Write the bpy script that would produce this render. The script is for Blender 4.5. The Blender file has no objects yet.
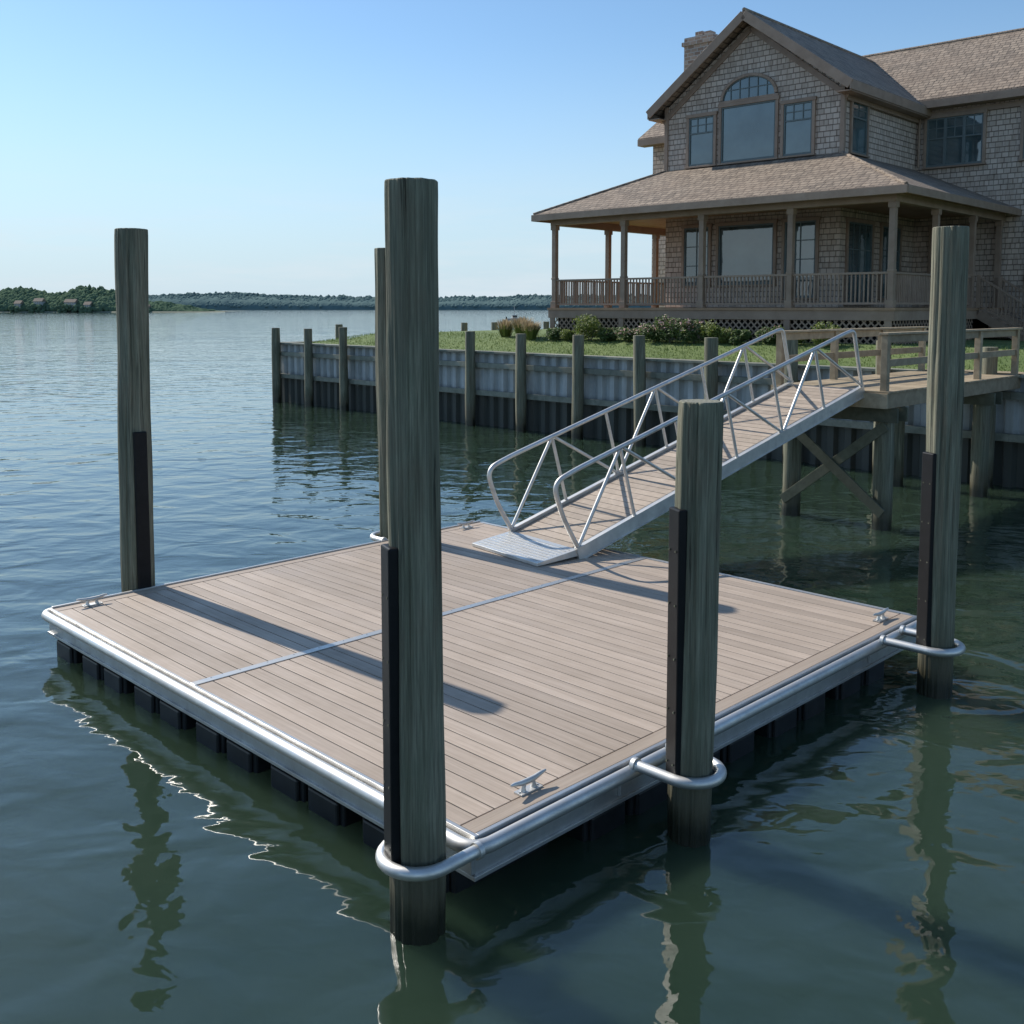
import bpy, math, random, bmesh
from mathutils import Vector, Matrix, noise
random.seed(7)
scene = bpy.context.scene
R2 = math.sqrt(0.5)

# ------------------------------------------------------------------ builder
class B:
    def __init__(s, M=None):
        s.v = []; s.f = []; s.m = []; s.s = []
        s.M = M
    def add(s, verts, faces, mat=0, smooth=False):
        o = len(s.v)
        for p in verts:
            p = Vector(p)
            if s.M is not None: p = s.M @ p
            s.v.append(p)
        for fc in faces:
            s.f.append([i + o for i in fc]); s.m.append(mat); s.s.append(smooth)
    def bx(s, x0, x1, y0, y1, z0, z1, mat=0):
        x0, x1 = min(x0, x1), max(x0, x1); y0, y1 = min(y0, y1), max(y0, y1); z0, z1 = min(z0, z1), max(z0, z1)
        s.add([(x0,y0,z0),(x1,y0,z0),(x1,y1,z0),(x0,y1,z0),(x0,y0,z1),(x1,y0,z1),(x1,y1,z1),(x0,y1,z1)],
              [(0,3,2,1),(4,5,6,7),(0,1,5,4),(1,2,6,5),(2,3,7,6),(3,0,4,7)], mat)
    def beam(s, p0, p1, w, h, mat=0, up=(0,0,1)):
        p0 = Vector(p0); p1 = Vector(p1); d = (p1-p0).normalized()
        side = d.cross(Vector(up))
        if side.length < 1e-4: side = Vector((1,0,0))
        side.normalize(); u = side.cross(d).normalized()
        a = side*w/2; b = u*h/2
        vs = [p0-a-b, p0+a-b, p0+a+b, p0-a+b, p1-a-b, p1+a-b, p1+a+b, p1-a+b]
        s.add(vs, [(0,1,2,3),(4,7,6,5),(0,4,5,1),(1,5,6,2),(2,6,7,3),(3,7,4,0)], mat)
    def prism(s, poly, ext, mat=0):
        n = len(poly); e = Vector(ext)
        vs = [Vector(p) for p in poly] + [Vector(p)+e for p in poly]
        nr = (vs[1]-vs[0]).cross(vs[2]-vs[1])
        fl = nr.dot(e) > 0
        a = list(range(n)); b = [i+n for i in range(n)]
        fs = [a[::-1] if fl else a, b if fl else b[::-1]]
        for i in range(n):
            j = (i+1) % n
            q = [i, j, j+n, i+n]
            fs.append(q if fl else q[::-1])
        s.add(vs, fs, mat)
    def tube(s, pts, r, seg=12, mat=0, closed=False):
        pts = [Vector(p) for p in pts]; n = len(pts)
        rs = r if isinstance(r, (list, tuple)) else [r]*n
        tans = []
        for i in range(n):
            if closed: t = pts[(i+1)%n]-pts[(i-1)%n]
            elif i == 0: t = pts[1]-pts[0]
            elif i == n-1: t = pts[-1]-pts[-2]
            else: t = (pts[i+1]-pts[i]).normalized() + (pts[i]-pts[i-1]).normalized()
            tans.append(t.normalized())
        nrm = tans[0].orthogonal().normalized()
        vs = []
        for i in range(n):
            t = tans[i]; nrm = (nrm - t*nrm.dot(t)).normalized(); bb = t.cross(nrm)
            for k in range(seg):
                a = 2*math.pi*k/seg
                vs.append(pts[i] + (nrm*math.cos(a)+bb*math.sin(a))*rs[i])
        fs = []
        for i in range(n if closed else n-1):
            j = (i+1) % n
            for k in range(seg):
                l = (k+1) % seg
                fs.append((i*seg+k, i*seg+l, j*seg+l, j*seg+k))
        s.add(vs, fs, mat, True)
        if not closed:
            s.add(vs[:seg], [list(range(seg))[::-1]], mat)
            s.add(vs[-seg:], [list(range(seg))], mat)
    def make(s, name, mats, parent=None, bevel=0, loc=None, rotz=0):
        me = bpy.data.meshes.new(name)
        me.from_pydata([tuple(p) for p in s.v], [], s.f)
        for m in mats: me.materials.append(m)
        me.polygons.foreach_set('material_index', s.m)
        me.polygons.foreach_set('use_smooth', s.s)
        me.update()
        uv = me.uv_layers.new(name='UVMap')
        Z = Vector((0,0,1))
        for p in me.polygons:
            nn = p.normal
            if abs(nn.z) > 0.995: t = Vector((1,0,0)); b = Vector((0,1,0))
            else:
                t = Z.cross(nn).normalized(); b = nn.cross(t)
            for li in p.loop_indices:
                c = me.vertices[me.loops[li].vertex_index].co
                uv.data[li].uv = (c.dot(t), c.dot(b))
        ob = bpy.data.objects.new(name, me)
        scene.collection.objects.link(ob)
        if parent: ob.parent = parent
        if loc: ob.location = loc
        ob.rotation_euler = (0,0,rotz)
        if bevel:
            md = ob.modifiers.new('bevel', 'BEVEL'); md.width = bevel; md.segments = 2; md.limit_method = 'ANGLE'; md.angle_limit = math.radians(50)
        return ob

def empty(name, loc, rotz=0):
    e = bpy.data.objects.new(name, None); scene.collection.objects.link(e)
    e.location = loc; e.rotation_euler = (0,0,rotz); e.empty_display_size = 0.5
    return e

def fillet(pts, rad, n=7):
    pts = [Vector(p) for p in pts]; out = [pts[0]]
    for i in range(1, len(pts)-1):
        a, b, c = pts[i-1], pts[i], pts[i+1]
        d1 = (a-b).normalized(); d2 = (c-b).normalized()
        rr = min(rad, (a-b).length*0.48, (c-b).length*0.48)
        s0 = b+d1*rr; s1 = b+d2*rr
        for k in range(n+1):
            t = k/n
            out.append(s0*(1-t)**2 + b*2*t*(1-t) + s1*t*t)
    out.append(pts[-1]); return out

# ------------------------------------------------------------------ material helpers
class N:
    def __init__(s, name):
        s.mat = bpy.data.materials.new(name); s.mat.use_nodes = True
        s.nt = s.mat.node_tree; s.bs = s.nt.nodes['Principled BSDF']
    def new(s, t): return s.nt.nodes.new(t)
    def link(s, a, b): s.nt.links.new(a, b)
    def coord(s, kind='Object', scale=(1,1,1)):
        tc = s.new('ShaderNodeTexCoord'); mp = s.new('ShaderNodeMapping')
        mp.inputs['Scale'].default_value = scale
        s.link(tc.outputs[kind], mp.inputs['Vector']); return mp.outputs[0]
    def noise(s, vec, scale=1, detail=4, rough=0.55, dist=0):
        n = s.new('ShaderNodeTexNoise'); n.inputs['Scale'].default_value = scale
        n.inputs['Detail'].default_value = detail; n.inputs['Roughness'].default_value = rough
        n.inputs['Distortion'].default_value = dist
        s.link(vec, n.inputs['Vector']); return n.outputs['Fac']
    def ramp(s, fac, stops):
        r = s.new('ShaderNodeValToRGB'); e = r.color_ramp.elements
        while len(e) < len(stops): e.new(0.5)
        for el, (p, c) in zip(e, stops):
            el.position = p; el.color = (c[0], c[1], c[2], 1) if isinstance(c, (tuple, list)) else (c, c, c, 1)
        s.link(fac, r.inputs[0]); return r.outputs[0]
    def _in(s, v, sock):
        if isinstance(v, (int, float)): sock.default_value = v
        elif isinstance(v, tuple): sock.default_value = (*v, 1)
        else: s.link(v, sock)
    def mix(s, fac, a, b, blend='MIX'):
        m = s.new('ShaderNodeMix'); m.data_type = 'RGBA'; m.blend_type = blend
        s._in(fac, m.inputs[0]); s._in(a, m.inputs[6]); s._in(b, m.inputs[7]); return m.outputs[2]
    def math(s, op, a, b=0.0, clamp=False):
        m = s.new('ShaderNodeMath'); m.operation = op; m.use_clamp = clamp
        s._in(a, m.inputs[0]); s._in(b, m.inputs[1]); return m.outputs[0]
    def sep(s, vec):
        q = s.new('ShaderNodeSeparateXYZ'); s.link(vec, q.inputs[0]); return q.outputs
    def maprange(s, v, a, b, c=0, d=1):
        m = s.new('ShaderNodeMapRange'); s.link(v, m.inputs[0])
        for i, x in zip((1,2,3,4), (a,b,c,d)): m.inputs[i].default_value = x
        return m.outputs[0]
    def bump(s, h, strength=0.5, dist=0.01, normal=None):
        b = s.new('ShaderNodeBump'); b.inputs['Strength'].default_value = strength; b.inputs['Distance'].default_value = dist
        s.link(h, b.inputs['Height'])
        if normal: s.link(normal, b.inputs['Normal'])
        s.link(b.outputs[0], s.bs.inputs['Normal']); return b.outputs[0]
    def rnd(s):
        return s.new('ShaderNodeNewGeometry').outputs['Random Per Island']
    def col(s, c): s._in(c, s.bs.inputs['Base Color'])
    def rough(s, r): s._in(r, s.bs.inputs['Roughness'])
    def metal(s, r): s.bs.inputs['Metallic'].default_value = r

def plank_mat(name, c1, c2, grain=(40, 1.2, 40), var=0.25, rough=0.6, dirt=0.35):
    n = N(name)
    g = n.noise(n.coord('Object', grain), 1, 5, 0.6, 0.4)
    c = n.ramp(g, [(0.3, c1), (0.7, c2)])
    r = n.maprange(n.rnd(), 0, 1, 1-var, 1+var*0.6)
    comb = n.new('ShaderNodeCombineColor')
    for i in range(3): n.link(r, comb.inputs[i])
    c = n.mix(1.0, c, comb.outputs[0], 'MULTIPLY')
    d = n.noise(n.coord('Object'), 1.3, 6, 0.65)
    c = n.mix(n.maprange(d, 0.4, 0.75, 0, dirt), c, tuple(x*0.6 for x in c1))
    n.col(c); n.rough(n.maprange(d, 0.3, 0.7, rough-0.1, rough+0.12))
    n.bump(g, 0.35, 0.003); return n.mat

M_deck = plank_mat('composite_decking', (0.40,0.312,0.238), (0.53,0.425,0.335), (45,1.2,45), 0.17, 0.62, 0.4)
M_deckx = plank_mat('composite_decking_border', (0.37,0.29,0.22), (0.48,0.385,0.30), (1.2,45,45), 0.12, 0.62)
M_gang = plank_mat('gangway_decking', (0.39,0.305,0.23), (0.51,0.41,0.315), (8,8,8), 0.18, 0.6)
M_lumber = plank_mat('weathered_lumber', (0.30,0.23,0.145), (0.48,0.38,0.25), (6,6,6), 0.3, 0.75)
M_lumdark = plank_mat('treated_timber', (0.08,0.085,0.055), (0.16,0.16,0.11), (5,5,5), 0.3, 0.8)
M_bulktim = plank_mat('bulkhead_timber', (0.19,0.20,0.155), (0.32,0.32,0.26), (5,5,5), 0.25, 0.8)
M_trim = plank_mat('brown_trim', (0.29,0.20,0.14), (0.37,0.265,0.19), (3,3,3), 0.12, 0.6, 0.2)
M_porch = plank_mat('porch_ceiling_wood', (0.30,0.18,0.10), (0.39,0.25,0.15), (3,3,3), 0.1, 0.6, 0.2)

def alu(name, base, rough):
    n = N(name); v = n.coord('Object')
    a = n.noise(v, 3.5, 6, 0.65); f = n.noise(v, 60, 3, 0.6)
    n.col(n.ramp(a, [(0.3, tuple(x*0.70 for x in base)), (0.65, base)]))
    n.rough(n.maprange(a, 0.3, 0.7, rough+0.16, rough-0.05)); n.metal(0.88)
    n.bump(f, 0.12, 0.002); return n.mat
M_alu = alu('aluminium', (0.64,0.63,0.61), 0.38)
M_aluw = alu('aluminium_bright', (0.74,0.73,0.70), 0.44)

def plain(name, base, rough, var=0.25, sc=12, bmp=0.2, spec=0.5):
    n = N(name); a = n.noise(n.coord('Object'), sc, 5, 0.6)
    n.col(n.ramp(a, [(0.3, tuple(x*(1-var) for x in base)), (0.7, tuple(x*(1+var) for x in base))]))
    n.bs.inputs['Specular IOR Level'].default_value = spec
    n.rough(rough); n.bump(a, bmp, 0.004); return n.mat
M_rub = plain('black_rubber', (0.009,0.009,0.010), 0.45, spec=0.22)
M_float = plain('float_plastic', (0.014,0.015,0.016), 0.42, 0.4, 5, spec=0.35)
M_cream = plain('white_paint', (0.42,0.43,0.42), 0.6, 0.05)

def pile_mat():
    n = N('piling_wood')
    v = n.coord('Object', (9,9,0.45)); g = n.noise(v, 1.0, 7, 0.72, 0.8)
    v2 = n.coord('Object', (24,24,0.5)); g2 = n.noise(v2, 1.0, 4, 0.6, 0.5)
    v3 = n.coord('Object', (75,75,2.2)); g3 = n.noise(v3, 1.0, 3, 0.6, 0.2)
    c = n.ramp(g, [(0.27,(0.085,0.083,0.055)),(0.44,(0.175,0.175,0.118)),(0.58,(0.265,0.262,0.185)),(0.78,(0.40,0.37,0.27))])
    crack = n.ramp(g2, [(0.31, 0.07), (0.36, 1.0)])
    c = n.mix(0.85, c, crack, 'MULTIPLY')
    c = n.mix(n.maprange(g3, 0.35, 0.62, 0.55, 0.0), c, (0.055,0.054,0.037))
    blot = n.noise(n.coord('Object', (2.5,2.5,1.2)), 1.0, 5, 0.7)
    c = n.mix(n.maprange(blot, 0.5, 0.7, 0, 0.5), c, (0.20,0.155,0.105))
    c = n.mix(n.maprange(blot, 0.46, 0.3, 0, 0.5), c, (0.135,0.155,0.10))
    z = n.sep(n.coord('Object'))[2]
    zz = n.math('ADD', z, n.math('MULTIPLY', blot, 0.35))
    c = n.mix(n.maprange(zz, 0.95, 0.42, 0, 0.78), c, (0.065,0.055,0.03))
    c = n.mix(n.maprange(zz, 0.44, 0.30, 0, 0.9), c, (0.018,0.019,0.011))
    n.col(c); n.rough(n.maprange(zz, 0.35, 0.65, 0.3, 0.85))
    n.bump(n.math('ADD', n.math('MULTIPLY', crack, 1.0), n.math('ADD', n.math('MULTIPLY', g, 1.5), n.math('MULTIPLY', g3, 0.4))), 0.85, 0.014); return n.mat
M_pile = pile_mat()
def endgrain():
    n = N('pile_end_grain'); v = n.coord('Object')
    w = n.new('ShaderNodeTexWave'); w.wave_type = 'RINGS'; w.rings_direction = 'Z'; w.inputs['Scale'].default_value = 9; w.inputs['Distortion'].default_value = 3
    n.link(v, w.inputs[0]); n.col(n.ramp(w.outputs['Fac'], [(0,(0.15,0.15,0.11)),(1,(0.27,0.26,0.20))])); n.rough(0.9); return n.mat
M_end = endgrain()

def shingles(name, cols, w, h, mortar, dark):
    n = N(name); uv = n.coord('UV')
    br = n.new('ShaderNodeTexBrick'); n.link(uv, br.inputs['Vector'])
    br.inputs['Color1'].default_value = (*cols[0],1); br.inputs['Color2'].default_value = (*cols[1],1); br.inputs['Mortar'].default_value = (*dark,1)
    br.inputs['Scale'].default_value = 1; br.inputs['Brick Width'].default_value = w; br.inputs['Row Height'].default_value = h
    br.inputs['Mortar Size'].default_value = mortar; br.inputs['Bias'].default_value = 0.0; br.inputs['Mortar Smooth'].default_value = 0.3
    br.offset = 0.37; br.offset_frequency = 2; br.squash = 0.7; br.squash_frequency = 3
    big = n.noise(uv, 0.5, 5, 0.6); fine = n.noise(n.coord('UV', (9,2.2,1)), 1.0, 3)
    c = n.mix(n.maprange(big, 0.35, 0.7, 0, 0.5), br.outputs['Color'], cols[2])
    c = n.mix(n.maprange(fine, 0.35, 0.7, 0, 0.45), c, cols[3])
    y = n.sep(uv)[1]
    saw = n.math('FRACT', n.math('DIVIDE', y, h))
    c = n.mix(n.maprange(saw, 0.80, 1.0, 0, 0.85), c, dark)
    n.col(c); n.rough(0.85)
    hh = n.math('SUBTRACT', n.math('SUBTRACT', 1.0, saw), n.math('MULTIPLY', br.outputs['Fac'], 0.8))
    n.bump(n.math('ADD', hh, n.math('MULTIPLY', fine, 0.4)), 0.8, 0.025); return n.mat
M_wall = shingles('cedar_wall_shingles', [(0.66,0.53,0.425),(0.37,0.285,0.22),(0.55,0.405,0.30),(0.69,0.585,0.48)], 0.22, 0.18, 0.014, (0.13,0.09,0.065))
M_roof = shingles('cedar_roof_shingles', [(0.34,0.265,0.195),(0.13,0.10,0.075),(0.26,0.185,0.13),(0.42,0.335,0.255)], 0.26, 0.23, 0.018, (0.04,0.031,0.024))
def brickm():
    n = N('chimney_brick'); uv = n.coord('UV')
    br = n.new('ShaderNodeTexBrick'); n.link(uv, br.inputs['Vector'])
    br.inputs['Color1'].default_value = (0.48,0.36,0.28,1); br.inputs['Color2'].default_value = (0.27,0.18,0.13,1); br.inputs['Mortar'].default_value = (0.45,0.42,0.38,1)
    br.inputs['Scale'].default_value = 1; br.inputs['Brick Width'].default_value = 0.32; br.inputs['Row Height'].default_value = 0.15; br.inputs['Mortar Size'].default_value = 0.016
    n.col(br.outputs['Color']); n.rough(0.9); n.bump(br.outputs['Fac'], 0.4, -0.01); return n.mat
M_brick = brickm()
def glass():
    n = N('window_glass'); a = n.noise(n.coord('Object'), 0.9, 3)
    n.col(n.ramp(a, [(0.3,(0.03,0.055,0.06)),(0.7,(0.09,0.14,0.145))])); n.rough(0.03); n.bs.inputs['IOR'].default_value = 2.1
    n.bump(a, 0.12, 0.03); return n.mat
M_glass = glass()
M_sash = plain('window_sash', (0.13,0.16,0.155), 0.5, 0.1)
M_dark = plain('crawlspace_shade_colour', (0.016,0.014,0.012), 0.9)  # near-black colour painted in for the shade under the porch

def vinyl():
    n = N('vinyl_sheet_pile'); v = n.coord('Object')
    a = n.noise(v, 1.2, 6, 0.65); s = n.noise(n.coord('Object', (4,4,0.5)), 1.0, 4)
    c = n.ramp(a, [(0.3,(0.38,0.40,0.40)),(0.7,(0.57,0.59,0.58))])
    c = n.mix(n.maprange(s, 0.42, 0.7, 0, 0.6), c, (0.24,0.25,0.23))
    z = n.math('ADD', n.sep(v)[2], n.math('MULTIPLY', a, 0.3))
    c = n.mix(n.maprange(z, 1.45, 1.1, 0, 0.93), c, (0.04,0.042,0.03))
    n.col(c); n.rough(0.6); return n.mat
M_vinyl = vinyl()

def lawnm():
    n = N('grass_ground'); v = n.coord('Object')
    a = n.noise(v, 0.6, 5, 0.6); b = n.noise(v, 14, 4, 0.7)
    c = n.ramp(a, [(0.3,(0.09,0.145,0.035)),(0.7,(0.18,0.23,0.07))])
    c = n.mix(n.maprange(b, 0.4, 0.7, 0, 0.4), c, (0.08,0.12,0.03))
    n.col(c); n.rough(0.95); n.bump(b, 0.6, 0.03); return n.mat
M_lawn = lawnm()
def leafm(name, c1, c2, transl=True):
    n = N(name); r = n.rnd(); c = n.ramp(r, [(0.0,c1),(1.0,c2)]); n.col(c); n.rough(0.65)
    if transl:
        t = n.new('ShaderNodeBsdfTranslucent'); n.link(c, t.inputs[0])
        mx = n.new('ShaderNodeMixShader'); mx.inputs[0].default_value = 0.35
        n.link(n.bs.outputs[0], mx.inputs[1]); n.link(t.outputs[0], mx.inputs[2])
        n.link(mx.outputs[0], n.nt.nodes['Material Output'].inputs[0])
    return n.mat
M_blade = leafm('grass_blades', (0.08,0.135,0.03), (0.20,0.26,0.08))
M_leafA = leafm('shrub_leaves', (0.05,0.095,0.027), (0.15,0.21,0.065))
M_leafB = leafm('shrub_leaves_yellow', (0.09,0.14,0.03), (0.24,0.28,0.07))
M_flower = leafm('pink_flowers', (0.62,0.34,0.34), (0.78,0.58,0.52))
M_dry = leafm('dry_grass_plumes', (0.30,0.22,0.12), (0.46,0.38,0.25))
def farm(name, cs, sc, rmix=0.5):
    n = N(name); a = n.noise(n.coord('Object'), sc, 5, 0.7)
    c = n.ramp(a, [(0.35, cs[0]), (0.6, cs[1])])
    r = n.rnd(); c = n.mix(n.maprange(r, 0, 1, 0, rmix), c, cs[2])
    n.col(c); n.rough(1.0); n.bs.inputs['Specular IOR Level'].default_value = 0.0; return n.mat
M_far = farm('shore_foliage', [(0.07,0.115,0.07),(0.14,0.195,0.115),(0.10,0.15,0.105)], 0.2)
M_hill = farm('hazy_woodland', [(0.105,0.165,0.165),(0.155,0.22,0.205),(0.125,0.185,0.18)], 0.03, 0.7)  # distance haze is put into the bluish base colours

def water():
    n = N('bay_water'); v = n.coord('Object')
    big = n.noise(v, 0.05, 3, 0.5)
    a = n.noise(n.coord('Object', (1.0,1.2,1)), 1.0, 2, 0.42, 0.6)
    b = n.noise(n.coord('Object', (1.0,1.3,1)), 3.4, 2, 0.5, 0.4)
    c = n.noise(n.coord('Object', (0.18,0.3,1)), 1.0, 2, 0.5, 0.2)
    h = n.math('ADD', n.math('MULTIPLY', a, 1.05), n.math('MULTIPLY', b, 0.13))
    h = n.math('ADD', h, n.math('MULTIPLY', c, 1.3))
    h = n.math('MULTIPLY', h, n.maprange(big, 0.35, 0.7, 0.75, 1.35))
    n.bump(h, 1.0, 0.048)
    n.col(n.ramp(n.noise(v, 0.35, 3), [(0.3,(0.020,0.039,0.025)),(0.7,(0.031,0.051,0.032))]))
    n.rough(0.02); n.bs.inputs['IOR'].default_value = 1.55
    # murky water: light scatters sideways below the surface, so shadows on it are very soft
    n.bs.subsurface_method = 'BURLEY'
    n.bs.inputs['Subsurface Weight'].default_value = 1.0
    n.bs.inputs['Subsurface Radius'].default_value = (1.0,1.0,1.0)
    n.bs.inputs['Subsurface Scale'].default_value = 1.1
    return n.mat
M_water = water()

# ------------------------------------------------------------------ water
WZ = -0.01
b = B(); S = 9000
b.add([(-S,-200,WZ),(S,-200,WZ),(S,S,WZ),(-S,S,WZ)], [(0,1,2,3)])
b.make('water', [M_water])

# ------------------------------------------------------------------ pilings
def make_pile_mesh(bb, cx, cy, ztop, r, zbot=-2.0, lean=(0,0), seed=0, seg=40, dz=0.12, m=0, me=1, checks=()):
    nr = int((ztop-zbot)/dz)+1
    vs = []
    for i in range(nr+1):
        z = zbot+(ztop-zbot)*i/nr; t = (z-0.4)/4.5
        rr = r*(1.03-0.035*(z/5))
        if i == nr: rr *= 0.985
        for k in range(seg):
            a = 2*math.pi*k/seg
            w = 0.016*noise.noise(Vector((math.cos(a)*3.2+seed*7.1, math.sin(a)*3.2, z*0.25))) + 0.02*noise.noise(Vector((math.cos(a)*0.8, math.sin(a)*0.8+seed*3.3, z*0.7)))
            w += 0.006*noise.noise(Vector((math.cos(a)*9+seed, math.sin(a)*9, z*0.4)))
            for (ca, z0, z1, dp) in checks:
                if z0 < z < z1:
                    cc = ca + 0.10*noise.noise(Vector((seed, ca, z*0.8)))+0.02*noise.noise(Vector((seed, ca*3, z*5)))
                    dd = (a-cc+math.pi) % (2*math.pi)-math.pi
                    f = min(1, (z-z0)/0.5, (z1-z)/0.5 if z1 < ztop else 1)
                    w -= dp*f*math.exp(-(dd/0.045)**2)
            q = rr+w*rr/0.15
            vs.append((cx+lean[0]*t+q*math.cos(a), cy+lean[1]*t+q*math.sin(a), z))
    fs = []
    for i in range(nr):
        for k in range(seg):
            l = (k+1) % seg
            fs.append((i*seg+k, i*seg+l, (i+1)*seg+l, (i+1)*seg+k))
    bb.add(vs, fs, m, True)
    t = (ztop-0.4)/4.5
    top = vs[-seg:]
    inner = [(cx+lean[0]*t+(p[0]-cx-lean[0]*t)*0.95, cy+lean[1]*t+(p[1]-cy-lean[1]*t)*0.95, ztop+0.008) for p in top]
    bb.add(top+inner, [(k, (k+1)%seg, seg+(k+1)%seg, seg+k) for k in range(seg)], m)
    bb.add(inner, [list(range(seg))], me)

def piling(x, y, ztop, r, lean, strip, seed, checks=()):
    bb = B(); make_pile_mesh(bb, 0, 0, ztop, r, -2.5, lean, seed, 144, 0.08, 0, 1, [(math.radians(c[0]),)+tuple(c[1:]) for c in checks])
    ob = bb.make('wooden_piling', [M_pile, M_end], loc=(x, y, 0))
    if strip:
        ang, z0, z1 = strip
        sb = B(Matrix.Rotation(ang, 4, 'Z'))
        sb.bx(r-0.035, r+0.035, -0.08, 0.08, z0, z1)
        st = sb.make('rubber_strip', [M_rub], parent=ob, bevel=0.012)
        bl = B(Matrix.Rotation(ang, 4, 'Z')); z = z0+0.12
        while z < z1:
            for yy in (-0.045, 0.045):
                bl.tube([(r+0.03, yy, z), (r+0.038, yy, z)], 0.008, 8)
            z += 0.4
        bl.make('strip_bolts', [M_lumdark], parent=ob)
        tt = (1.5-0.4)/4.5
        st.location = (lean[0]*tt, lean[1]*tt, 0)
    return ob

A = math.radians
piling(-0.60, 6.20, 4.70, 0.163, (0.0,0), (A(205), 0.47, 2.5), 1, ((262,1.2,9,0.016),(300,2.9,4.4,0.010),(238,2.7,4.2,0.008)))
piling(1.345, 7.36, 3.27, 0.155, (0.03,0), (A(200), 0.47, 2.5), 2, ((255,1.6,9,0.014),(285,0.8,2.2,0.008)))
piling(4.36, 10.22, 4.74, 0.163, (0.0,0), (A(200), 0.47, 2.5), 3, ((240,2.0,9,0.016),(268,0.8,3.0,0.010)))
piling(-4.66, 12.45, 4.89, 0.185, (0.06,0), (A(-50), 0.50, 2.45), 4, ((280,2.2,9,0.016),(255,1.0,3.2,0.010)))
piling(-1.82, 15.25, 4.82, 0.175, (-0.05,0), None, 5, ((270,1.0,9,0.014),))

# ------------------------------------------------------------------ floating dock
DU, DV = 6.75, 7.16
dock = empty('floating_dock', (-0.243, 6.42, 0), A(45))
ZT = 0.5
VS = 3.81
b = B(); pw = (DU-0.04)/41; gap = 0.011
for i in range(41):
    u = 0.02+i*pw
    for (v0, v1) in ((0.167, VS-0.056), (VS+0.056, DV-0.167)):
        b.bx(u, u+pw-gap, v0+random.uniform(0,0.003), v1, ZT-0.028, ZT-random.uniform(0,0.0015))
b.make('deck_boards', [M_deck], dock, bevel=0.004)
b = B()
b.bx(0.02, DU-0.02, 0.02, 0.156, ZT-0.03, ZT+0.001)
b.bx(0.02, DU-0.02, DV-0.156, DV-0.02, ZT-0.03, ZT+0.001)
b.make('border_boards', [M_deckx], dock, bevel=0.003)
b = B()
b.bx(0.0, DU, VS-0.045, VS+0.045, ZT-0.03, ZT+0.006)
for k in range(22):
    b.tube([(0.2+k*0.3, VS+0.025, ZT+0.005), (0.2+k*0.3, VS+0.025, ZT+0.009)], 0.008, 8)
b.make('joint_strip', [M_alu], dock, bevel=0.002)
b = B()
zt, zb = ZT-0.035, 0.21
for (x0,x1,y0,y1) in ((-0.02,0.015,-0.02,DV+0.02),(DU-0.015,DU+0.02,-0.02,DV+0.02),(0.015,DU-0.015,-0.02,0.015),(0.015,DU-0.015,DV-0.015,DV+0.02)):
    b.bx(x0,x1,y0,y1,zb,zt)
b.bx(-0.04,-0.02,-0.04,DV+0.02,zb,zb+0.03); b.bx(-0.02,DU+0.02,-0.04,-0.02,zb,zb+0.03)
b.bx(-0.02,0.014,-0.02,DV+0.02,zt+0.001,ZT+0.003); b.bx(0.0145,DU+0.02,-0.02,0.014,zt+0.001,ZT+0.003)
b.bx(0.0145,DU+0.02,DV-0.014,DV+0.02,zt+0.001,ZT+0.02); b.bx(DU-0.014,DU+0.02,0.0145,DV-0.0145,zt+0.001,ZT+0.003)
b.make('side_frame', [M_alu], dock, bevel=0.003)
b = B()
rz = ZT-0.06; o = 0.072
b.tube(fillet([(DU+0.02,-o,rz),(-o,-o,rz),(-o,DV+o,rz),(1.0,DV+o,rz)], 0.16), 0.052, 14)
b.tube([(DU+o,0.1,rz),(DU+o,DV,rz)], 0.052, 12)
b.tube([(1.0,DV+o,rz),(DU,DV+o,rz)], 0.05, 12)
b.make('edge_tube', [M_aluw], dock)
b = B()
b.bx(0.3, DU-0.3, 0.3, DV-0.3, 0.26, 0.44)
b.make('substructure', [M_float], dock)
b = B()
v = 0.22; k = 0
while v < DV-0.3:
    L = 0.50
    b.bx(0.02, 0.95, v, min(v+L, DV-0.02), -0.35, 0.205)
    b.bx(-0.012, 0.03, v+0.05, min(v+L, DV-0.02)-0.05, -0.34, 0.17)
    k += 1
    v += L + (0.05 if k % 2 else 0.22)
uu = 1.15; k = 0
while uu < DU-0.4:
    L = 0.50
    b.bx(uu, uu+L, 0.05, 1.0, -0.35, 0.205); b.bx(uu+0.05, uu+L-0.05, 0.015, 0.06, -0.34, 0.17)
    k += 1; uu += L + (0.05 if k % 2 else 0.25)
for uu in (1.5, 3.2, 4.9, 6.0):
    for v in (1.6, 3.4, 5.2, 6.2):
        b.bx(uu, min(uu+0.7, DU-0.05), v, v+0.8, -0.35, 0.25)
b.make('floats', [M_float], dock, bevel=0.02)
b = B()
def hoop(cu, cv, out, R, legs):
    o = Vector((out[0], out[1], 0)); sd = Vector((-o.y, o.x, 0)); c = Vector((cu, cv, rz+0.055))
    pts = [c - o*legs[0] + sd*R]
    for k in range(17):
        a = math.pi/2 - math.pi*k/16
        pts.append(c + o*R*math.cos(a) + sd*R*math.sin(a))
    pts.append(c - o*legs[1] - sd*R)
    b.tube(pts, 0.042, 14)
    for p in (pts[0], pts[-1]):
        b.tube([p+o*0.03, p-o*0.005], 0.056, 14)
hoop(-0.40, 0.09, (-1,0), 0.235, (0.30,0.30))
hoop(1.80, -0.44, (0,-1), 0.225, (0.36,0.36))
hoop(5.94, -0.57, (0,-1), 0.235, (0.47,0.47))
hoop(5.09, 7.39, (0,1), 0.245, (0.20,0.20))
b.make('pile_hoops', [M_aluw], dock)
b = B()
b.bx(1.45, 2.15, -0.05, -0.021, rz-0.17, rz-0.055)
b.bx(5.55, 6.35, -0.05, -0.021, rz-0.17, rz-0.055)
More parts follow.
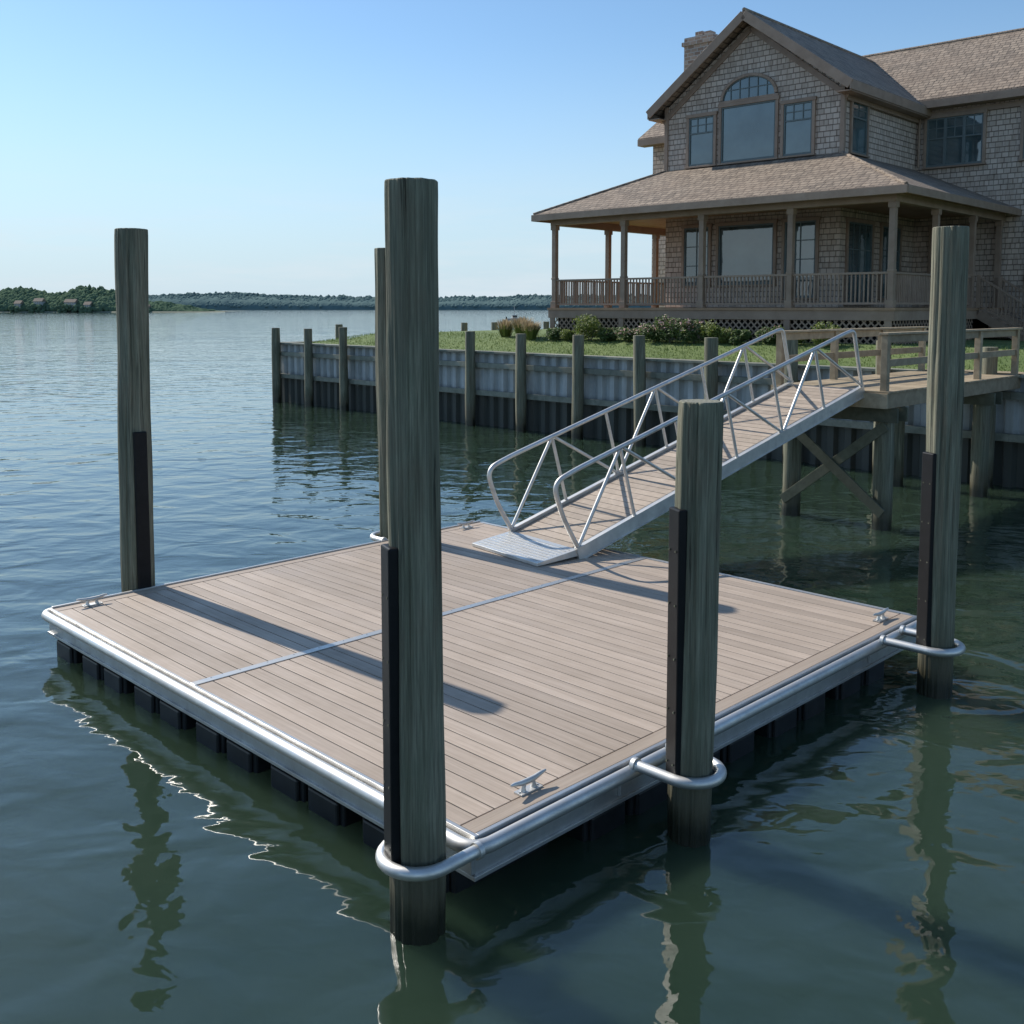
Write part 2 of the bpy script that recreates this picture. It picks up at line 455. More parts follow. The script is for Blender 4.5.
b.bx(-0.052,-0.021, -0.02, 0.45, rz-0.19, rz-0.055)
b.make('bracket_plates', [M_alu], dock, bevel=0.004)
def cleat(cu, cv, axis):
    bb = B(Matrix.Translation((cu, cv, ZT)) @ Matrix.Rotation(0 if axis == 'u' else A(90), 4, 'Z'))
    bb.bx(-0.11, 0.11, -0.04, 0.04, 0, 0.012)
    for sx in (-0.055, 0.055):
        bb.tube([(sx,0,0.01),(sx*0.95,0,0.04),(sx*0.8,0,0.07)], [0.024,0.017,0.02], 10)
    bb.tube([(-0.18,0,0.092),(-0.14,0,0.088),(-0.07,0,0.075),(0,0,0.072),(0.07,0,0.075),(0.14,0,0.088),(0.18,0,0.092)], [0.009,0.015,0.02,0.022,0.02,0.015,0.009], 12)
    for sx in (-0.09, 0.09):
        bb.tube([(sx,0,0.012),(sx,0,0.02)], 0.01, 6)
    bb.make('cleat', [M_aluw], dock)
cleat(0.70, 0.19, 'u'); cleat(6.35, 0.22, 'u'); cleat(0.40, 6.98, 'u'); cleat(6.3, 6.98, 'u')

# ------------------------------------------------------------------ gangway
gx = Vector((0.79, 0.613, 0)).normalized()
run, rise = 6.70, 1.93
tx = Vector((gx.x*run, gx.y*run, rise)); Ls = tx.length; tx.normalize()
ty = Vector((-gx.y, gx.x, 0)); tz = tx.cross(ty)
R0 = Vector((0.89, 13.80, 0.60)); GW = 1.5
GM = Matrix(((tx.x,ty.x,tz.x,R0.x),(tx.y,ty.y,tz.y,R0.y),(tx.z,ty.z,tz.z,R0.z),(0,0,0,1)))
gang = empty('gangway', (0,0,0))
b = B(GM)
for y in (0, GW):
    b.bx(0, Ls, y-0.025, y+0.025, -0.13, 0.05)
    b.bx(0, Ls, y-0.04, y+0.04, 0.05, 0.062)
    b.bx(0, Ls, y-0.04, y+0.04, -0.142, -0.13)
for k in range(8):
    x = 0.05+k*(Ls-0.1)/7
    b.bx(x-0.03, x+0.03, 0.025, GW-0.025, -0.11, -0.03)
b.make('frame', [M_aluw], gang)
b = B(GM); x = 0.02
while x < Ls-0.05:
    b.bx(x, x+0.142, 0.035, GW-0.035, -0.022, 0.006); x += 0.154
b.make('walkway_boards', [M_gang], gang, bevel=0.003)
b = B(GM)
npan = 6
for y in (0, GW):
    H = 1.10
    b.tube(fillet([(0.04,y,0.05),(-0.10,y,0.55),(-0.14,y,H-0.02),(0.30,y,H+0.01),(Ls-0.25,y,H),(Ls-0.03,y,H-0.02),(Ls-0.03,y,0.05)], 0.20), 0.035, 12)
    for k in range(1, npan):
        x = k*Ls/npan
        b.tube([(x,y,0.05),(x,y,H)], 0.026, 10)
    for k in range(npan):
        x0 = k*Ls/npan+0.05; x1 = (k+1)*Ls/npan-0.03
        if k % 2 == 0: b.tube([(x0,y,0.06),(x1,y,H-0.02)], 0.026, 10)
        else: b.tube([(x0,y,H-0.02),(x1,y,0.06)], 0.026, 10)
b.make('handrails', [M_aluw], gang)
b = B()
p0 = Vector((R0.x, R0.y, 0)); L = 0.70
def gp(a, c, z):
    q = p0 + gx*a + ty*c; return (q.x, q.y, z)
b.prism([gp(-L,0.0,ZT+0.006), gp(-L,0.0,ZT+0.05), gp(0.02,0.0,0.635), gp(0.02,0.0,0.54)], ty*GW)
b.make('transition_plate', [M_aluw], gang, bevel=0.003)
b = B()
for k in range(1, 9):
    b.beam(gp(-L+k*0.078,0.06,ZT+0.052+k*0.078*0.118), gp(-L+k*0.078,GW-0.06,ZT+0.052+k*0.078*0.118), 0.010, 0.008)
b.make('plate_treads', [M_alu], gang)
b = B()
for c in (0.1, GW-0.1):
    b.tube([gp(0.16,c-0.03,ZT+0.05), gp(0.16,c+0.03,ZT+0.05)], 0.045, 16)
b.make('rollers', [M_rub], gang)

# ------------------------------------------------------------------ pier
PZ = 2.5
pier = empty('wooden_pier', (6.5, 17.6, 0), A(45))
PL, PW = 7.4, 2.25
b = B(); x = 0.0
while x < PL:
    b.bx(x, x+0.132, -0.03+random.uniform(-0.004,0.004), PW+0.03, PZ-0.035, PZ); x += 0.141
b.make('pier_boards', [M_lumber], pier, bevel=0.004)
b = B()
b.bx(0.02, 6.5, 0.0, 0.045, PZ-0.30, PZ-0.037); b.bx(0.02, 6.5, PW-0.045, PW, PZ-0.30, PZ-0.037)
b.bx(-0.03, 0.018, -0.01, PW+0.01, PZ-0.30, PZ-0.037)
for y in (0.55, 1.1, 1.65): b.bx(0.05, 6.5, y, y+0.045, PZ-0.28, PZ-0.038)
b.make('joists', [M_lumber], pier, bevel=0.004)
b = B()
for x in (0.42, 4.95):
    b.bx(x-0.22, x-0.165, -0.1, PW+0.1, PZ-0.56, PZ-0.302); b.bx(x+0.165, x+0.22, -0.1, PW+0.1, PZ-0.56, PZ-0.302)
    if x < 1:
        for (ya, yb_, xx) in ((0.12, PW-0.12, x-0.19), (PW-0.12, 0.12, x-0.245)):
            d = Vector((0, yb_-ya, 0.3-(PZ-0.62))).normalized(); pn = Vector((0, -d.z, d.y))*0.09
            P0 = Vector((xx, ya, PZ-0.62)); P1 = Vector((xx, yb_, 0.3))
            b.prism([P0-pn, P0+pn, P1+pn, P1-pn], (0.045,0,0))
b.make('cap_beams_and_braces', [M_lumdark], pier, bevel=0.005)
b = B()
for i, x in enumerate((0.42, 4.95)):
    for j, y in enumerate((0.22, PW-0.22)):
        make_pile_mesh(b, x, y, PZ-0.305, 0.16, -2, (0,0), 11+i*2+j, 24, 0.2)
b.make('pier_piles', [M_pile, M_end], pier)
b = B()
for y in (0.10, PW-0.10):
    yo = y
    for x in (0.1, 2.2, 4.3, 6.4):
        b.bx(x-0.06, x+0.06, yo-0.06, yo+0.06, PZ-0.28, PZ+0.98)
    b.bx(0.0, 6.55, yo-0.085, yo+0.085, PZ+0.981, PZ+1.02)
    b.bx(0.17, 6.45, yo-0.02, yo+0.02, PZ+0.84, PZ+0.975)
    b.bx(0.17, 6.45, yo-0.02, yo+0.02, PZ+0.42, PZ+0.55)
b.make('railing', [M_lumber], pier, bevel=0.005)

# ------------------------------------------------------------------ bulkhead
BQ = 37.6
bulk = empty('bulkhead_wall', (16.65, 16.65, 0), A(45))
def corr(bb, q0, q1, along='q', fixed=0.0):
    pts = []; q = q0
    while q < q1:
        for (dp, dq) in ((0,0),(0,0.17),(0.13,0.24),(0.13,0.40)): pts.append((dp, q+dq))
        q += 0.47
    vs = []
    for (p, qq) in pts:
        if along == 'q': vs += [(p, qq, -1.5), (p, qq, 2.42)]
        else: vs += [(qq, fixed-p, -1.5), (qq, fixed-p, 2.42)]
    fs = [(2*i, 2*i+2, 2*i+3, 2*i+1) for i in range(len(pts)-1)]
    bb.add(vs, fs)
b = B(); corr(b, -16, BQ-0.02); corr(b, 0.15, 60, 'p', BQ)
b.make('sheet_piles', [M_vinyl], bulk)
b = B()
q = -16
while q < BQ:
    q1 = min(q+4.8, BQ+0.05)
    b.bx(-0.16, 0.30, q, q1-0.008, 2.43, 2.50)
    for z in (1.95, 1.02): b.bx(-0.15, -0.01, q, q1-0.006, z, z+0.17)
    q = q1
q = 0.31
while q < 60:
    b.bx(q, q+4.79, BQ-0.3, BQ+0.16, 2.43, 2.50); b.bx(q, q+4.79, BQ+0.01, BQ+0.15, 1.95, 2.12); q += 4.8
b.make('cap_and_wales', [M_bulktim], bulk, bevel=0.006)
b = B()
q = BQ-0.38; i = 0
while q > -14:
    make_pile_mesh(b, -0.32, q, 3.16+random.uniform(-0.08,0.1), 0.17, -1.5, (random.uniform(-0.06,0.06),random.uniform(-0.06,0.06)), 20+i, 16, 0.5)
    q -= 2.4; i += 1
for p in (3.4, 7.1, 11.0, 13.1, 17.0):
    make_pile_mesh(b, p, BQ+0.32, 3.2, 0.16, -1.5, (0,0), 60+p, 16, 0.5)
b.make('bulkhead_piles', [M_pile, M_end], bulk)

# ------------------------------------------------------------------ lawn
def hgt(p):
    t = max(0, min(1, p/3.6)); return 2.40+0.52*(t*t*(3-2*t))
b = B()
ps = [0.16,0.6,1.2,1.8,2.4,3.0,3.6,5,8,14,25,59.8]; qs = [-16+i*(BQ-0.15+16)/40 for i in range(41)]
vs = []
for p in ps:
    for q in qs:
        z = min(hgt(p), hgt(BQ-q))
        vs.append((p, q, z + (0.03*noise.noise(Vector((p,q,0))) if p > 0.2 else 0)))
nq = len(qs)
b.add(vs, [(i*nq+j, (i+1)*nq+j, (i+1)*nq+j+1, i*nq+j+1) for i in range(len(ps)-1) for j in range(nq-1)], 0, True)
lawn = b.make('lawn', [M_lawn], loc=(16.65,16.65,0), rotz=A(45))
b = B()
for i in range(20000):
    p = 0.32+abs(random.gauss(0, 2.2)); q = random.uniform(2, BQ-0.2)
    if p > 9: continue
    z = min(hgt(p), hgt(BQ-q)); h = random.uniform(0.03, 0.08); a = random.uniform(0, 6.28); w = 0.015
    dx, dy = math.cos(a)*w, math.sin(a)*w; lx, ly = random.uniform(-0.04,0.04), random.uniform(-0.04,0.04)
    b.add([(p-dx,q-dy,z-0.02),(p+dx,q+dy,z-0.02),(p+lx,q+ly,z+h)], [(0,1,2)])
b.make('grass', [M_blade], loc=(16.65,16.65,0), rotz=A(45))

# ------------------------------------------------------------------ house
house = empty('shingle_house', (10.5, 28.4, 0), A(-43))
XL, XR = -9.58, -2.96; XC = -6.27; FZ = 3.95
W = B(); R = B(); T = B(); G = B(); SH = B()
W.prism([(XL,3,2.7),(XR,3,2.7),(XR,3,11.0),(XC,3,13.42),(XL,3,11.0)], (0,5.88,0))
W.prism([(-14.35,8.9,2.7),(-14.35,17.1,2.7),(-14.35,17.1,11.2),(-14.35,13,13.85),(-14.35,8.9,11.2)], (23,0,0))
def slab(p1,p2,p3,p4,th=0.18):
    R.prism([p1,p2,p3,p4], (0,0,-th))
ez = 10.95; rz_ = 13.72; y0 = 2.5
slab((XL-0.46,y0,ez),(XC,y0,rz_),(XC,12.5,rz_),(XL-0.46,12.5,ez))
slab((XC,y0,rz_-0.001),(XR+0.46,y0,ez),(XR+0.46,12.5,ez),(XC,12.5,rz_-0.001))
slab((-14.8,8.42,11.18),(9,8.42,11.18),(9,13,14.12),(-14.8,13,14.12))
slab((-14.8,17.6,11.18),(-14.8,13,14.119),(9,13,14.119),(9,17.6,11.18))
R.tube([(XC,y0,rz_+0.0),(XC,12.4,rz_+0.0)], 0.07, 8); R.tube([(-14.8,13,14.12),(9,13,14.12)], 0.07, 8)
pz0, pz1 = 7.25, 8.82
slab((-12.8,-0.55,pz0),(0.55,-0.55,pz0),(XR,3,pz1),(XL,3,pz1),0.14)
slab((0.55,-0.55,pz0),(0.55,8.9,pz0),(XR,8.9,pz1),(XR,3,pz1),0.14)
slab((-12.8,8.9,pz0),(-12.8,-0.55,pz0),(XL,3,pz1),(XL,8.9,pz1),0.14)
R.tube([(0.55,-0.55,pz0),(XR,3,pz1)], 0.06, 8); R.tube([(-12.8,-0.55,pz0),(XL,3,pz1)], 0.06, 8)
for sx, xe in ((-1, XL-0.46), (1, XR+0.46)):
    T.beam((XC, y0-0.03, rz_-0.17), (xe, y0-0.03, ez-0.17), 0.05, 0.30, 0)
    T.beam((XC, 2.97, rz_-0.52), (xe-sx*0.3, 2.97, ez-0.42), 0.04, 0.18, 0)
    T.bx(xe-0.02, xe+0.03, y0-0.05, 12, ez-0.32, ez-0.03)
    T.bx(min(xe, XL if sx<0 else XR), max(xe, XL if sx<0 else XR), y0, 8.8, ez-0.36, ez-0.325)
    T.bx((XL if sx<0 else XR)-0.07, (XL if sx<0 else XR)+0.07, 2.93, 3.07, 8.5, 11.05)
T.bx(-14.8, 9, 8.38, 8.43, 10.86, 11.13); T.bx(-14.8, 9, 8.43, 8.9, 10.86, 10.9)
T.bx(XR+0.03, XR+0.10, 3.08, 8.8, 10.45, 10.62)
T.bx(XR+0.1, 8, 8.84, 8.898, 10.62, 10.8)
for (x0,x1,ya,yb) in ((-12.85,0.6,-0.62,-0.56),(0.56,0.62,-0.56,8.88),(-12.87,-12.81,-0.56,8.88)):
    T.bx(x0,x1,ya,yb,pz0-0.24,pz0-0.02)
for (x0,x1,ya,yb) in ((-12.37,0.12,-0.12,0.12),(-0.12,0.12,0.12,8.89),(-12.37,-12.13,0.12,8.89)):
    T.bx(x0,x1,ya,yb,6.86,7.10)
PC = B()
PC.bx(-12.8,0.55,-0.55,2.99,7.102,7.13); PC.bx(XR+0.01,0.55,2.99,8.89,7.102,7.13); PC.bx(-12.8,XL-0.01,2.99,8.89,7.102,7.13)
PF = B()
PF.bx(-12.45,0.2,-0.2,2.99,FZ-0.08,FZ); PF.bx(XR+0.01,0.2,2.99,8.89,FZ-0.08,FZ); PF.bx(-12.45,XL-0.01,2.99,8.89,FZ-0.08,FZ)
T.bx(-12.42,0.17,-0.17,-0.12,FZ-0.36,FZ-0.082); T.bx(0.12,0.17,-0.12,8.89,FZ-0.36,FZ-0.082); T.bx(-12.42,-12.37,-0.12,8.89,FZ-0.36,FZ-0.082)
posts = [(x,0) for x in (0,-3.06,-6.12,-9.19,-12.25)] + [(0,3.1),(0,6.2),(-12.25,3.1),(-12.25,6.2),(0,8.7),(-12.25,8.7)]
for (x,y) in posts:
    T.bx(x-0.085,x+0.085,y-0.085,y+0.085,FZ,6.86)
    T.bx(x-0.115,x+0.115,y-0.115,y+0.115,FZ,FZ+0.22); T.bx(x-0.115,x+0.115,y-0.115,y+0.115,6.70,6.859)
    T.bx(x-0.1,x+0.1,y-0.1,y+0.1,FZ+1.0,FZ+1.06)
RL = B()
def rail(p, q):
    p = Vector((p[0],p[1],0)); q = Vector((q[0],q[1],0)); d = (q-p); L = d.length; d.normalize()
    a = p+d*0.09; c = q-d*0.09
    RL.beam((a.x,a.y,FZ+0.97),(c.x,c.y,FZ+0.97),0.09,0.06); RL.beam((a.x,a.y,FZ+0.12),(c.x,c.y,FZ+0.12),0.06,0.06)
    n = int((L-0.18)/0.125)
    for k in range(n):
        t = a+d*((k+0.5)*(L-0.18)/n)
        RL.bx(t.x-0.02,t.x+0.02,t.y-0.02,t.y+0.02,FZ+0.15,FZ+0.94)
xs = (0,-3.06,-6.12,-9.19,-12.25)
for i in range(4): rail((xs[i],0),(xs[i+1],0))
rail((0,0),(0,3.1)); rail((0,3.1),(0,6.2)); rail((-12.25,0),(-12.25,3.1)); rail((-12.25,3.1),(-12.25,6.2)); rail((-12.25,6.2),(-12.25,8.7))
LT = B(); DK = B()
def lattice(o, d, L, z0, z1, nrm):
    o = Vector(o); d = Vector(d); h = z1-z0; st = 0.21; n = Vector(nrm)
    k = -int(h/st)-1
    while k*st < L:
        for sgn, off in ((1,0.0),(-1,0.012)):
            a0 = k*st; a1 = a0+h
            s0, s1 = max(a0,0), min(a1,L)
            if s1-s0 > 0.03:
                t0, t1 = (s0-a0)/h, (s1-a0)/h
                za, zb_ = (z0+h*t0, z0+h*t1) if sgn > 0 else (z1-h*t0, z1-h*t1)
                pa = o+d*s0+n*off; pb = o+d*s1+n*off
                P0 = Vector((pa.x,pa.y,za)); P1 = Vector((pb.x,pb.y,zb_))
                dd = (P1-P0).normalized(); w2 = dd.cross(n).normalized()*0.023
                LT.prism([P0-w2,P0+w2,P1+w2,P1-w2], n*0.01)
        k += 1
lattice((-12.3,-0.10,0),(1,0,0),12.4,2.85,3.58,(0,-1,0))
lattice((0.10,-0.05,0),(0,1,0),6.2,2.85,3.58,(1,0,0))
DK.bx(-12.3,0.05,0.25,0.3,2.6,3.75); DK.bx(-0.30,-0.25,0.3,8.8,2.6,3.75); DK.bx(-12.3,-12.27,0.3,8.8,2.6,3.75)  # near-black sheets behind the lattice, standing in for the shade under the porch
for x in xs: T.bx(x-0.1,x+0.1,-0.16,-0.1,2.7,3.59)
def win(face, c0, a0, a1, z0, z1, nx=1, nz=1, topgrid=False, mid=None, mull=()):
    def bx(BB, u0,u1,o0,o1,za,zb_,m=0):
        if face == 'y': BB.bx(u0,u1,c0-o1,c0-o0,za,zb_,m)
        else: BB.bx(c0+o0,c0+o1,u0,u1,za,zb_,m)
    cw = 0.10
    bx(T,a0-cw,a0,0.002,0.08,z0-0.02,z1); bx(T,a1,a1+cw,0.002,0.08,z0-0.02,z1)
    bx(T,a0-cw-0.03,a1+cw+0.03,0.002,0.095,z1,z1+0.12); bx(T,a0-cw-0.03,a1+cw+0.03,0.002,0.11,z0-0.08,z0-0.02)
    bx(G,a0,a1,0.004,0.012,z0-0.02,z1)
    s = 0.05
    bx(SH,a0,a0+s,0.012,0.05,z0-0.02,z1-0.001); bx(SH,a1-s,a1,0.012,0.05,z0-0.02,z1-0.001)
    bx(SH,a0+s,a1-s,0.012,0.05,z1-s,z1-0.001); bx(SH,a0+s,a1-s,0.012,0.05,z0-0.02,z0+s)
    for mx_ in mull: bx(SH,mx_-0.05,mx_+0.05,0.012,0.055,z0+s,z1-s)
    if mid is not None: bx(SH,a0+s,a1-s,0.012,0.045,mid-0.025,mid+0.025)
    zg0 = mid if (mid is not None and topgrid) else z0
    for k in range(1, nx):
        x = a0+(a1-a0)*k/nx; bx(SH,x-0.016,x+0.016,0.012,0.034,zg0+0.02,z1-s)
    for k in range(1, nz):
        z = zg0+(z1-zg0)*k/nz; bx(SH,a0+s,a1-s,0.012,0.030,z-0.016,z+0.016)
win('y',3,-8.62,-7.62,8.9,10.55,3,2,True,10.0)
win('y',3,-7.32,-5.28,8.9,10.75)
win('y',3,-4.98,-3.98,8.9,10.55,3,2,True,10.0)
a0, a1, za, hh = -7.32, -5.28, 10.95, 0.72
cx = (a0+a1)/2; rw = (a1-a0)/2
ar = [(cx+rw*math.cos(math.pi*k/24), za+hh*math.sin(math.pi*k/24)) for k in range(25)]
G.add([(x, 2.98, z) for (x, z) in ar], [list(range(25))])
for k in range(24):
    (xa, z1_), (xb, z2_) = ar[k], ar[k+1]
    T.beam((xa,2.955,z1_+0.03),(xb,2.955,z2_+0.03),0.09,0.10,0)
    SH.beam((xa*0.98+cx*0.02,2.97,z1_-0.03),(xb*0.98+cx*0.02,2.97,z2_-0.03),0.04,0.05,0)
T.bx(a0-0.1,a1+0.1,2.9,2.998,za-0.09,za-0.001)
for k in range(1,6):
    x = a0+(a1-a0)*k/6; zt_ = za+hh*math.sqrt(max(0,1-((x-cx)/rw)**2)); SH.bx(x-0.014,x+0.014,2.955,2.979,za,zt_)
SH.bx(a0+0.1,a1-0.1,2.957,2.978,za+0.32,za+0.35)
win('y',3,-7.35,-5.25,4.75,6.75)
win('y',3,-8.75,-7.75,4.75,6.75,2,3)
win('y',3,-4.85,-3.75,4.3,6.75,2,4)
win('x',XR,3.55,4.65,8.9,10.55,2,2,True,10.0)
win('x',XR,3.5,5.3,4.1,6.7,4,3)
win('x',XR,6.1,7.6,4.3,6.7,3,3)
win('y',8.9,-2.6,-0.7,8.9,10.55,6,2,True,9.85,(-1.97,-1.33))
win('y',8.9,-2.3,-0.9,4.1,6.7,3,3)
win('y',8.9,0.9,2.4,4.7,6.7,4,3)
win('y',8.9,0.6,2.2,8.9,10.55,4,2,True,9.85)
win('y',8.9,-13.6,-12.0,8.9,10.55,2,2); win('y',8.9,-13.4,-11.4,4.4,6.7,3,3)
T.tube([(XR+0.12,8.78,10.7),(XR+0.12,8.78,8.9)],0.045,8)
CH = B()
CH.bx(-13.3,-11.9,9.6,10.6,9.5,15.0); CH.bx(-13.38,-11.82,9.52,10.68,15.0,15.16); CH.bx(-13.3,-11.9,9.6,10.6,15.16,15.34)
CH.bx(-12.95,-12.6,9.9,10.3,15.34,15.6); CH.bx(-12.5,-12.2,9.9,10.3,15.34,15.55)
CH.make('chimney', [M_brick], house)
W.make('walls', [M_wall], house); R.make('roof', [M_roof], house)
T.make('trim_and_posts', [M_trim], house, bevel=0.006); G.make('window_glass', [M_glass], house); SH.make('window_sashes', [M_sash], house)
PC.make('porch_ceiling', [M_porch], house); PF.make('porch_floor', [M_porch], house); RL.make('porch_railing', [M_trim], house)
LT.make('lattice_skirt', [M_trim], house); DK.make('crawlspace_shade_sheets', [M_dark], house)
ST = B()
for k in range(5):
    ST.bx(0.2+k*0.29, 0.2+(k+1)*0.29+0.03, 6.4, 8.4, FZ-(k+1)*0.175-0.04, FZ-(k+1)*0.175)
    ST.bx(0.2+k*0.29, 0.22+k*0.29, 6.4, 8.4, FZ-(k+1)*0.175, FZ-k*0.175-0.05)
for y in (6.36, 8.44):
    ST.beam((0.2,y,FZ-0.2),(1.75,y,FZ-1.12),0.05,0.28)
    ST.bx(1.6,1.72,y-0.06,y+0.06,2.8,4.15); ST.bx(0.14,0.26,y-0.06,y+0.06,FZ,FZ+1.05)
    ST.beam((0.2,y,FZ+0.98),(1.66,y,FZ+0.08),0.09,0.06); ST.beam((0.2,y,FZ+0.12),(1.66,y,FZ-0.78),0.05,0.05)
    for k in range(11):
        x = 0.32+k*0.12; z = FZ+0.12-(x-0.2)*0.616; ST.bx(x-0.016,x+0.016,y-0.016,y+0.016,z,z+0.84)
ST.make('stairs', [M_trim], house)

# ------------------------------------------------------------------ shrubs
HM = Matrix.Translation((10.5,28.4,0)) @ Matrix.Rotation(A(-43), 4, 'Z')
def shrub(x, y, rad, h, mats, kind='leaf', n=1300, fl=0.0):
    w = HM @ Vector((x, y, 0)); gz = 2.82
    b = B()
    sub = [(random.uniform(-0.55,0.55)*rad, random.uniform(-0.55,0.55)*rad, random.uniform(0.3,0.75)*h, random.uniform(0.35,0.6)) for _ in range(9)]
    for k in range(5):
        a = random.uniform(0,6.28); b.tube([(0,0,-0.1),(math.cos(a)*rad*0.3,math.sin(a)*rad*0.3,h*0.5)], [0.02,0.008], 5, 0)
    for i in range(n):
        if kind == 'leaf':
            sx, sy, sz, sr = random.choice(sub)
            d = Vector((random.gauss(0,1),random.gauss(0,1),random.gauss(0,1))).normalized()*random.uniform(0.6,1.05)
            c = Vector((sx+d.x*sr*rad, sy+d.y*sr*rad, max(0.03, sz+d.z*sr*h*0.6)))
            L = random.uniform(0.035,0.065); e = Vector((random.gauss(0,1),random.gauss(0,1),random.gauss(0,0.7))).normalized(); f = e.orthogonal().normalized()
            m = 2 if random.random() < fl and c.z > h*0.5 else 1
            b.add([c-e*L, c+f*L*0.45, c+e*L, c-f*L*0.45], [(0,1,2,3)], m)
        else:
            a = random.uniform(0,6.28); sp = random.uniform(0.1,1)*rad; hh_ = h*random.uniform(0.6,1)
            p1 = Vector((math.cos(a)*sp*0.3, math.sin(a)*sp*0.3, 0)); p2 = Vector((math.cos(a)*sp*0.7, math.sin(a)*sp*0.7, hh_*0.7)); p3 = Vector((math.cos(a)*sp, math.sin(a)*sp, hh_))
            s_ = Vector((-math.sin(a), math.cos(a), 0))*0.012
            b.add([p1-s_, p1+s_, p2+s_, p2-s_], [(0,1,2,3)], 1); b.add([p2-s_*1.8, p2+s_*1.8, p3], [(0,1,2)], 2)
    b.make('ornamental_grass' if kind != 'leaf' else ('flowering_shrub' if fl > 0 else 'shrub'), mats, loc=(w.x, w.y, gz))
SA = [M_lumdark, M_leafA, M_flower]; SB = [M_lumdark, M_leafB, M_flower]; SG = [M_lumdark, M_leafB, M_dry]
shrub(-13.3,-0.6,0.55,0.85,SG,'grass',450); shrub(-12.6,-0.9,0.5,0.7,SG,'grass',400); shrub(-14.3,-0.4,0.5,0.75,SG,'grass',400)
for (x,y,r_,h,m,f) in ((-11.5,-0.8,0.4,0.45,SA,0),(-10.8,-0.9,0.35,0.4,SB,0),(-9.9,-0.9,0.6,0.9,SB,0),(-9.1,-0.8,0.4,0.5,SA,0.1),(-8.3,-0.9,0.45,0.5,SA,0.2),
        (-7.4,-0.85,0.5,0.7,SA,0.15),(-6.6,-0.95,0.55,0.9,SA,0.15),(-5.8,-0.9,0.5,0.85,SA,0.2),(-4.9,-0.9,0.5,0.75,SB,0),(-4.2,-0.9,0.4,0.5,SA,0),(-3.3,-0.8,0.45,0.6,SA,0.1),(-2.4,-0.9,0.4,0.5,SB,0),(-1.4,-0.9,0.5,0.7,SB,0)):
    shrub(x,y,r_,h,m,'leaf',1400,f)

# ------------------------------------------------------------------ far shores
def ridge(b, x0, x1, dx, y, depth, hf, fine, wz=-0.3):
    n = int((x1-x0)/dx)+1; rows = 6
    vs = []
    for r in range(rows):
        for i in range(n):
            x = x0+i*dx; H = hf(x)
            prof = [0.0, 0.28, 0.55, 0.8, 1.0, 0.9][r]
            j = fine*noise.noise(Vector((x*0.11, r*3.1, 0)))+fine*0.6*noise.noise(Vector((x*0.35, r*7.7, 2)))
            vs.append((x+ (random.uniform(-0.4,0.4)*dx if r else 0), y+depth*[0,0.02,0.1,0.3,0.6,1][r], wz if r == 0 else max(wz+0.5, H*prof+j*(0.5+prof*0.5))))
    b.add(vs, [(r*n+i, r*n+i+1, (r+1)*n+i+1, (r+1)*n+i) for r in range(rows-1) for i in range(n-1)], 0, True)
def lefth(x):
    t = max(0.0, min(1, (-268-x)/50)); t2 = max(0.0, min(1, (-338-x)/25))
    return 8.0*t + 12.5*t2*(0.85+0.45*noise.noise(Vector((x*0.03,0,0)))) + 3.0*t*noise.noise(Vector((x*0.11,4,0)))
def hillh(x):
    return 33*(0.88+0.40*noise.noise(Vector((x*0.0024,3,0)))+0.12*noise.noise(Vector((x*0.014,0,0)))+0.07*noise.noise(Vector((x*0.05,0,0))))
def blobs(b, gen, n):
    bm0 = bmesh.new(); bmesh.ops.create_icosphere(bm0, subdivisions=1, radius=1)
    base = [v.co.copy() for v in bm0.verts]; fcs = [[v.index for v in f.verts] for f in bm0.faces]; bm0.free()
    for i in range(n):
        c, rx, rz2 = gen(i); sd = random.uniform(0,100)
        vs = []
        for v in base:
            k = 1+0.5*noise.noise(v*2.3+Vector((sd,0,0)))
            vs.append((c[0]+v.x*rx*k, c[1]+v.y*rx*k, c[2]+v.z*rz2*k))
        b.add(vs, fcs, 0, True)
b = B(); ridge(b, -800, -266, 3.0, 905, 60, lefth, 1.2)
def lg(i):
    x = random.uniform(-700,-272); H = lefth(x); q = random.uniform(0.1,1.04)
    return ((x, 899+60*q*q*0.6, H*q), random.uniform(1.4,3.0), random.uniform(1.6,3.2)*max(0.5,min(1,H/10)))
blobs(b, lg, 5000)
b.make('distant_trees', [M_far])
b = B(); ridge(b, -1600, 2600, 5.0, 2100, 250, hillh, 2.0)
def hg(i):
    x = random.uniform(-1300,400); H = hillh(x); q = random.uniform(0.2,1.0)
    return ((x, 2100+250*q*q*0.5, H*q-0.8), random.uniform(3,5.5), random.uniform(3.0,5.0))
blobs(b, hg, 4500)
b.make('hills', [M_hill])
b = B()
pts = []
for i in range(62):
    x = -800+i*9.0; pts.append((x, 893+5*noise.noise(Vector((x*0.02,0,5)))))
n_ = len(pts)
vs = [(x,y,-0.3) for (x,y) in pts]+[(x,y+3,0.8) for (x,y) in pts]+[(x,980,1.0) for (x,y) in pts]
b.add(vs, [(i,i+1,n_+i+1,n_+i) for i in range(n_-1)]+[(n_+i,n_+i+1,2*n_+i+1,2*n_+i) for i in range(n_-1)])
M_sand = plain('shore_ground', (0.20,0.21,0.15), 0.95)
b.make('shore_ground', [M_sand])
